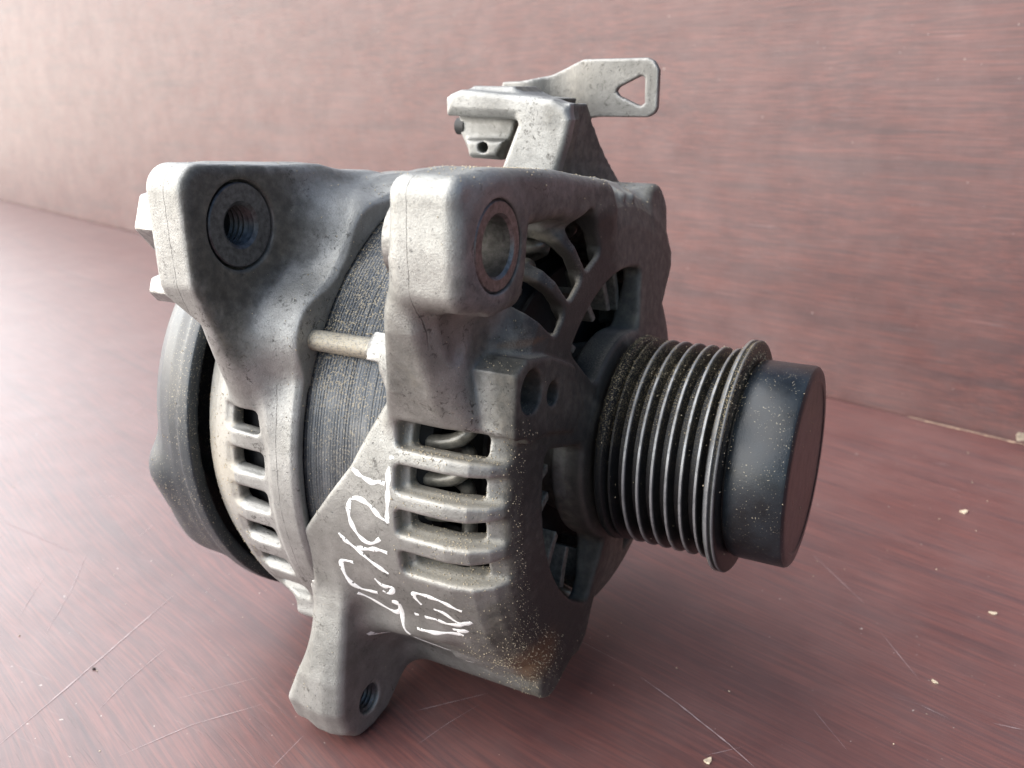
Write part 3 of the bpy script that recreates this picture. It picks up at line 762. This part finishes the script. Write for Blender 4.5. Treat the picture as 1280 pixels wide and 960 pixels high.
# ---- adjusting arm on top of the front housing (cast), with stamped strap
def arm():
    g = Grid((-112, 6, 62), (-52, 62, 104), .5)
    T = [(-101.5, 91), (-101, 95.5), (-97, 97), (-66, 94.3), (-61.5, 92), (-60, 88.5), (-61.5, 82), (-66, 70), (-86, 69), (-83.5, 73), (-77.4, 87), (-78, 90)]
    g.add(f_polyy(T, 12, 20, 1.6), (-104, 10, 66), (-58, 24, 99), 0)
    # webs running back from the face
    def web(X, Y, Z):
        t = np.clip((92-Z)/22, -.2, 1.2); q = (Y-12)/32
        xr = -60.8+(-66.0+60.8)*t*(1-q)+2.0*t*q; yb = 27+19*t
        return np.maximum(np.maximum(np.maximum(X-xr, xr-7-X)*.95, np.maximum(14-Y, (Y-yb)*.8)), np.maximum(Z-93, 60-Z))
    g.add(web, (-80, 10, 62), (-54, 54, 95), 1.5)
    g.add(f_polyy([(-103, 89.5), (-103, 95), (-98, 96.5), (-70, 94.5), (-72, 88)], 13, 40, 1.5), (-106, 10, 84), (-66, 44, 100), 1.5)
    # recessed panel with a pin hole
    g.add(f_polyy([(-104, 92), (-82, 92), (-84, 84), (-88.5, 76), (-99.5, 76.5), (-103.6, 84)], 22, 30, 1.2), (-106, 20, 72), (-80, 32, 96), 2)
    g.add(f_polyy([(-100, 82), (-86, 82), (-89, 77), (-99, 77)], 19.5, 26, 1.2), (-104, 16, 72), (-82, 30, 86), 2)
    g.cut(f_cyly(-93.6, 79.8, 1.7, 14, 26, .3), (-98, 12, 76), (-90, 28, 84), .4)
    # rounded cap on top of the left end
    g.add(f_polyy([(-98, 95), (-96, 98.2), (-82, 98), (-78, 95)], 18, 36, 1.5), (-102, 14, 92), (-74, 40, 101), 2)
    me, P, c = g.mesh('adjusting_arm'); N = normals(me)
    wear = np.clip(c*.5-.1, 0, 1)
    grime = .75*(N[:, 0] > .5)*(P[:, 1] > 16)+.4*blob(P, (-66, 12, 89), (5, 6, 5))+.35*(P[:, 1] > 20)*(N[:, 1] < -.5)*.6  # side turned from the sun darkened as painted shade; set-back panel also darker
    attrs(me, wear=wear, grime=grime, dust=np.clip(N[:, 2], 0, 1)*.3+.5*(P[:, 2] < 73)*(P[:, 1] < 14), rust=0*wear)
    return me
arm_o = link('adjusting_arm', arm(), M_ARM, alt)
# stamped strap: outline in the (along, up) plane bent at two lines, 2.6 mm thick, with a triangular window
def strap():
    outer = [(-102, 97.2), (-101, 99.8), (-94, 100), (-84.5, 101.8), (-76, 105.2), (-71.5, 106.4), (-49.5, 106.4), (-47.3, 105.4), (-45.7, 102.8), (-45.7, 91.5), (-46.6, 89.8), (-48.8, 88.7), (-65.5, 88.7), (-69, 88.2), (-71.5, 86), (-73, 82), (-86, 82), (-92, 92)]
    hole = [(-59.6, 96.6), (-58.8, 97.8), (-51.4, 101.2), (-50.2, 100.4), (-50.0, 93.0), (-51.2, 92.0), (-58.6, 95.2)]
    import bmesh
    from mathutils.geometry import tessellate_polygon
    # triangulate outer with a hole on a fine grid of points so the bend is smooth
    g = Grid((-106, 40, 80), (-43, 60, 109), .5)
    def fn(X, Y, Z):
        yc = 47+4.5*(1/(1+np.exp((X+74)/1.8)))-4*(1/(1+np.exp((X+88)/2.0)))
        d2 = poly2(X+0*Z, Z+0*X, outer); d3 = poly2(X+0*Z, Z+0*X, hole)
        return extr(np.maximum(d2, -d3), np.abs(Y-yc)-1.2, .5)
    g.add(fn, (-106, 40, 80), (-43, 60, 109), 0)
    me, P, c = g.mesh('stamped_strap'); N = normals(me)
    grime = .25+.35*blob(P, (-74, 47, 95), (8, 20, 14))+.3*(P[:, 2] > 104)*0
    attrs(me, wear=np.clip(c*.45, 0, 1), grime=grime*.6, dust=np.clip(N[:, 2], 0, 1)*.3, rust=.35*blob(P, (-66, 47, 90), (14, 20, 6)))
    return me
st = link('stamped_strap', strap(), M_PLATE, alt); st['label'] = 'thin stamped steel strap with a triangular window'
lathe('strap_rivet', [(-104.6, .1), (-105.4, 1.5), (-105.2, 2.6), (-102, 2.6), (-102, .1)], M_RUBBER, alt, 20, (24, 86))

# ---- marker writing on the front housing, laid on the cast skin
bpy.context.view_layer.update()
bvh = BVHTree.FromPolygons([v.co for v in fh.vertices], [tuple(p.vertices) for p in fh.polygons])
HW = [[(-66.5,10.9),(-66.7,10.0)],[(-67.0,8.7),(-67.3,7.3),(-67.3,4.9),(-67.5,1.7),(-67.9,-2.3),(-67.5,-3.1)],[(-78.1,6.6),(-75.3,5.5),(-72.0,4.8),(-70.1,5.2),(-68.1,5.1)],
[(-67.9,-2.6),(-70.0,-2.1),(-73.1,-0.1),(-75.9,0.7),(-78.3,0.4),(-79.6,-1.3),(-79.7,-4.0),(-78.2,-7.0),(-75.7,-8.7),(-73.2,-8.6),(-70.8,-7.0)],
[(-84.1,-8.4),(-82.3,-9.8),(-78.9,-11.4),(-75.3,-13.6),(-70.4,-15.7)],[(-78.7,-10.8),(-75.3,-10.5),(-72.2,-9.9),(-69.0,-10.1)],
[(-81.4,-15.4),(-85.5,-16.0),(-85.2,-20.1),(-82.0,-23.2),(-76.6,-23.1)],[(-75.8,-18.4),(-73.8,-20.0),(-70.4,-19.7),(-72.5,-22.1),(-74.6,-21.7)],
[(-83.5,-24.6),(-79.8,-26.6),(-75.4,-28.4),(-72.7,-28.4),(-70.6,-25.5),(-72.5,-24.9),(-70.6,-24.7),(-71.8,-31.9),(-70.6,-34.6)],[(-84.7,-36.7),(-83.0,-40.0),(-76.0,-41.8)],
[(-83,-39),(-78,-42.5),(-71,-45.5),(-63,-48),(-59,-49.5),(-61,-47.5)],[(-62.7,-22.5),(-64.1,-20.7),(-63.8,-19.4),(-61.5,-19.1),(-56.8,-19.3),(-53.1,-20.1),(-50.3,-21.0)],
[(-66.5,-27.0),(-65.1,-26.8)],[(-59.0,-22.8),(-56.1,-23.2),(-53.9,-24.6),(-51.7,-25.2),(-48.2,-24.1)],[(-63.2,-26.8),(-59.5,-26.6),(-56.3,-26.9),(-51.9,-25.7),(-48.4,-24.0)],
[(-67.0,-31.3),(-63.0,-30.9),(-57.8,-30.3),(-53.2,-30.0)],[(-55.4,-28.6),(-51.0,-27.5),(-54.1,-29.0),(-52.8,-30.1)]]
def marker():
    V = []; Fc = []
    for st_ in HW:
        pts = catmull([(x, a*73.3*math.pi/180, 0) for x, a in st_], 10) if len(st_) > 1 else st_
        d2 = []
        for p in pts:
            if not d2 or (p-d2[-1]).length > .3: d2.append(p)
        n = len(d2)
        if n < 2: continue
        b0 = len(V); ph = random.uniform(0, 9); ok = []
        for i, p in enumerate(d2):
            d = (d2[min(i+1, n-1)]-d2[max(i-1, 0)]).normalized(); s = Vector((-d.y, d.x, 0))
            t = i/(n-1); hw = (.66+.22*math.sin(i*.5+ph)+random.uniform(-.03, .03))*(1 if .08 < t < .9 else .75)
            for k in (-1, -.33, .33, 1):
                q = p+s*(hw*k*.9); a = math.degrees(q.y/73.3)
                o = W(pol(95, a, q.x)); tgt = W(pol(0, a, q.x)); dr = (tgt-o).normalized()
                loc, nn, idx, dist = bvh.ray_cast(o, dr)
                if loc is None: loc = W(pol(73.3, a, q.x)); nn = -dr
                V.append(loc-dr*(.00012 if abs(k) < .9 else .00001))
        for i in range(n-1):
            for k in range(3):
                a = b0+4*i+k; q = vn1(i*.9+k*2.1+ph)+.4*vn1(i*2.7+ph)
                if q < (.86 if k != 1 else 1.2): Fc.append((a, a+1, a+5, a+4))
    return mesh_from('marker_writing', [tuple(v) for v in V], Fc)
wr = link('marker_writing', marker(), M_WHITE, housing); wr['label'] = 'handwriting in white paint marker'

# ---- sand and dust grains caught on the castings (real crumbs)
def surf_pts(me, n, wfun, mw=None):
    nv = len(me.polygons); c = np.zeros(nv*3, np.float32); me.polygons.foreach_get('center', c); c = c.reshape(-1, 3)
    nn = np.zeros(nv*3, np.float32); me.polygons.foreach_get('normal', nn); nn = nn.reshape(-1, 3)
    ar = np.zeros(nv, np.float32); me.polygons.foreach_get('area', ar)
    P = c*1000+np.array([OX, 0, OZ]); w_ = np.clip(wfun(P, nn), 0, None)*ar; w_ /= w_.sum()
    i = rng.choice(nv, n, p=w_); return c[i]+rng.normal(size=(n, 3))*np.sqrt(ar[i])[:, None]*.35*(1-np.abs(nn[i])), nn[i]
pts = []
def wf(P, n):
    A = np.degrees(np.arctan2(P[:, 2], -P[:, 1])); R_ = np.hypot(P[:, 1], P[:, 2])
    side = (A < 20) & (A > -22) & (P[:, 0] > -67)
    return (R_ > 60)*(n[:, 1] < .3)*(np.clip(n[:, 2]+.1, 0, 1)**1.5*.3+side*np.clip(n[:, 2]+.35, 0, 1)*1.3+1.8*blob(P, (-42, -48, -48), (12, 14, 20))+.5*blob(P, (-42, -60, -10), (8, 14, 24)))*(.4+.6*(vnoise(P, .3, 5) > 0))
pts.append(surf_pts(fh, 6500, wf))
def wr_(P, n):
    A = np.degrees(np.arctan2(P[:, 2], -P[:, 1])); return (n[:, 1] < .3)*(.12*np.clip(n[:, 2], 0, 1)+1.2*((P[:, 0] < -119) & (A < 16) & (A > -32))+.5*blob(P, (-96, -60, 44), (3, 30, 30)))
pts.append(surf_pts(rh, 2600, wr_))
stat = bpy.data.meshes['stator_core']
def ws(P, n):
    A = np.degrees(np.arctan2(P[:, 2], -P[:, 1])); return (np.hypot(P[:, 1], P[:, 2]) > 70)*(P[:, 0] > -98)*((A > 28)*(A < 75)*(.12+2.5*np.exp(-((A-32)/4)**2)+1.5*np.exp(-((P[:, 0]+95)/1.5)**2)+.5*(vnoise(P, .3, 8) > .1))+.16*(A > -10)*(A < 30))
pts.append(surf_pts(stat, 2200, ws))
def wp(P, n):
    z = P[:, 2]; r = np.hypot(P[:, 1], P[:, 2]); return (n[:, 1] < .3)*(np.clip(z/30, 0, 1)**1.5*(r > 24)*(1+2*(P[:, 0] < -29)+2*(P[:, 0] > 1))+.06)*(P[:, 0] < 8)
pts.append(surf_pts(pul.data, 2200, wp))
pts.append(surf_pts(capo.data, 130, lambda P, n: (P[:, 1] < 10)*(.1+4*np.exp(-((P[:, 0]-3)/1.6)**2)*(P[:, 2] > 6))))
pts.append(surf_pts(cover.data, 420, lambda P, n: (n[:, 1] < 0)*(.15+blob(P, (-150, -64, -10), (12, 10, 16)))))
def grains(name, plist, smin_, smax_, mat, parent):
    octv = np.array([(1, 0, 0), (-1, 0, 0), (0, 1, 0), (0, -1, 0), (0, 0, 1), (0, 0, -1)], float)
    octf = np.array([(0, 2, 4), (2, 1, 4), (1, 3, 4), (3, 0, 4), (2, 0, 5), (1, 2, 5), (3, 1, 5), (0, 3, 5)])
    C_ = np.concatenate([p for p, n in plist]); N_ = np.concatenate([n for p, n in plist]); m = len(C_)
    s = (smin_+(smax_-smin_)*rng.random(m)**3)[:, None, None]*1e-3
    V = C_[:, None, :]+N_[:, None, :]*s*.35+octv[None]*s*rng.uniform(.6, 1.2, (m, 6, 1))
    V = V.reshape(-1, 3); Fq = (octf[None]+6*np.arange(m)[:, None, None]).reshape(-1, 3)
    me = bpy.data.meshes.new(name); me.vertices.add(len(V)); me.vertices.foreach_set('co', V.astype(np.float32).ravel())
    me.loops.add(len(Fq)*3); me.loops.foreach_set('vertex_index', Fq.astype(np.int32).ravel()); me.polygons.add(len(Fq))
    me.polygons.foreach_set('loop_start', np.arange(len(Fq), dtype=np.int32)*3); me.update(calc_edges=True)
    o = link(name, me, mat, parent, smooth=False); tag(o, kind='stuff'); return o
grains('dust_grains', pts, .07, .26, M_GRAIN, alt)
# loose crumbs on the table
n = 300
tp = np.stack([rng.uniform(-.34, .19, n), rng.uniform(-.16, .26, n), np.zeros(n)], 1)
go = grains('table_dust', [(tp, np.tile([0, 0, 1.], (n, 1)))], .08, .38, M_FLECK, table)

# ---- a few larger wood chips lying about, each its own thing
def chip(x, y, L, Wd, rot, label, up=0):
    V = []; k = 9
    for j in range(2):
        for i in range(k):
            a = 2*math.pi*i/k; r_ = 1+.25*math.sin(3*a+rot)+random.uniform(-.12, .12)
            px, py = L*.5*r_*math.cos(a), Wd*.5*r_*math.sin(a)
            z = (.0 if j == 0 else .45)+.18*(px/L)**2*L*.5+up*px
            V.append(((px*math.cos(rot)-py*math.sin(rot))*.001, (px*math.sin(rot)+py*math.cos(rot))*.001, (z+.05)*.001))
    Fc = [tuple(range(k))[::-1], tuple(range(k, 2*k))]+[(i, (i+1) % k, k+(i+1) % k, k+i) for i in range(k)]
    o = link('wood_chip', mesh_from('wood_chip', V, Fc), M_FLECK, smooth=False); o.location = ((x-OX)*.001, y*.001, 0.0)
    tag(o, label, 'wood chip', 'pale wood chips scattered on the table'); return o
chip(59.5, 175, 4.2, 2.4, .9, 'pale oval wood chip right of the pulley cap, nearest the board of all the chips')
chip(72, 90.6, 2.6, 1.6, .2, 'tiny white chip near the right edge, in front of the oval chip')
chip(3.7, -28.4, 2.6, 1.8, 1.3, 'square cream chip at the bottom edge below the pulley')
chip(56.4, 38.8, 2.0, 1.0, 2.6, 'small flat white chip on the lower right of the table beside a long scratch')
M_CRUMB = plain('dark_crumb', (.05, .04, .035), .8)
cr = chip(-182.5, -81, 1.1, .8, .5, 'tiny dark crumb on the pale left side of the table beside a long scratch'); cr.name = 'dark_crumb'
cr.data.materials.clear(); cr.data.materials.append(M_CRUMB); cr['category'] = 'crumb'; del cr['group']
sp = chip(83, 270, 11, 4, 1.2, 'cream splinter standing against the foot of the board at the right edge'); sp.name = 'wood_splinter'; sp['category'] = 'splinter'; del sp['group']
sp.rotation_euler = (rad(80), rad(70), rad(20)); sp.location.z = .007
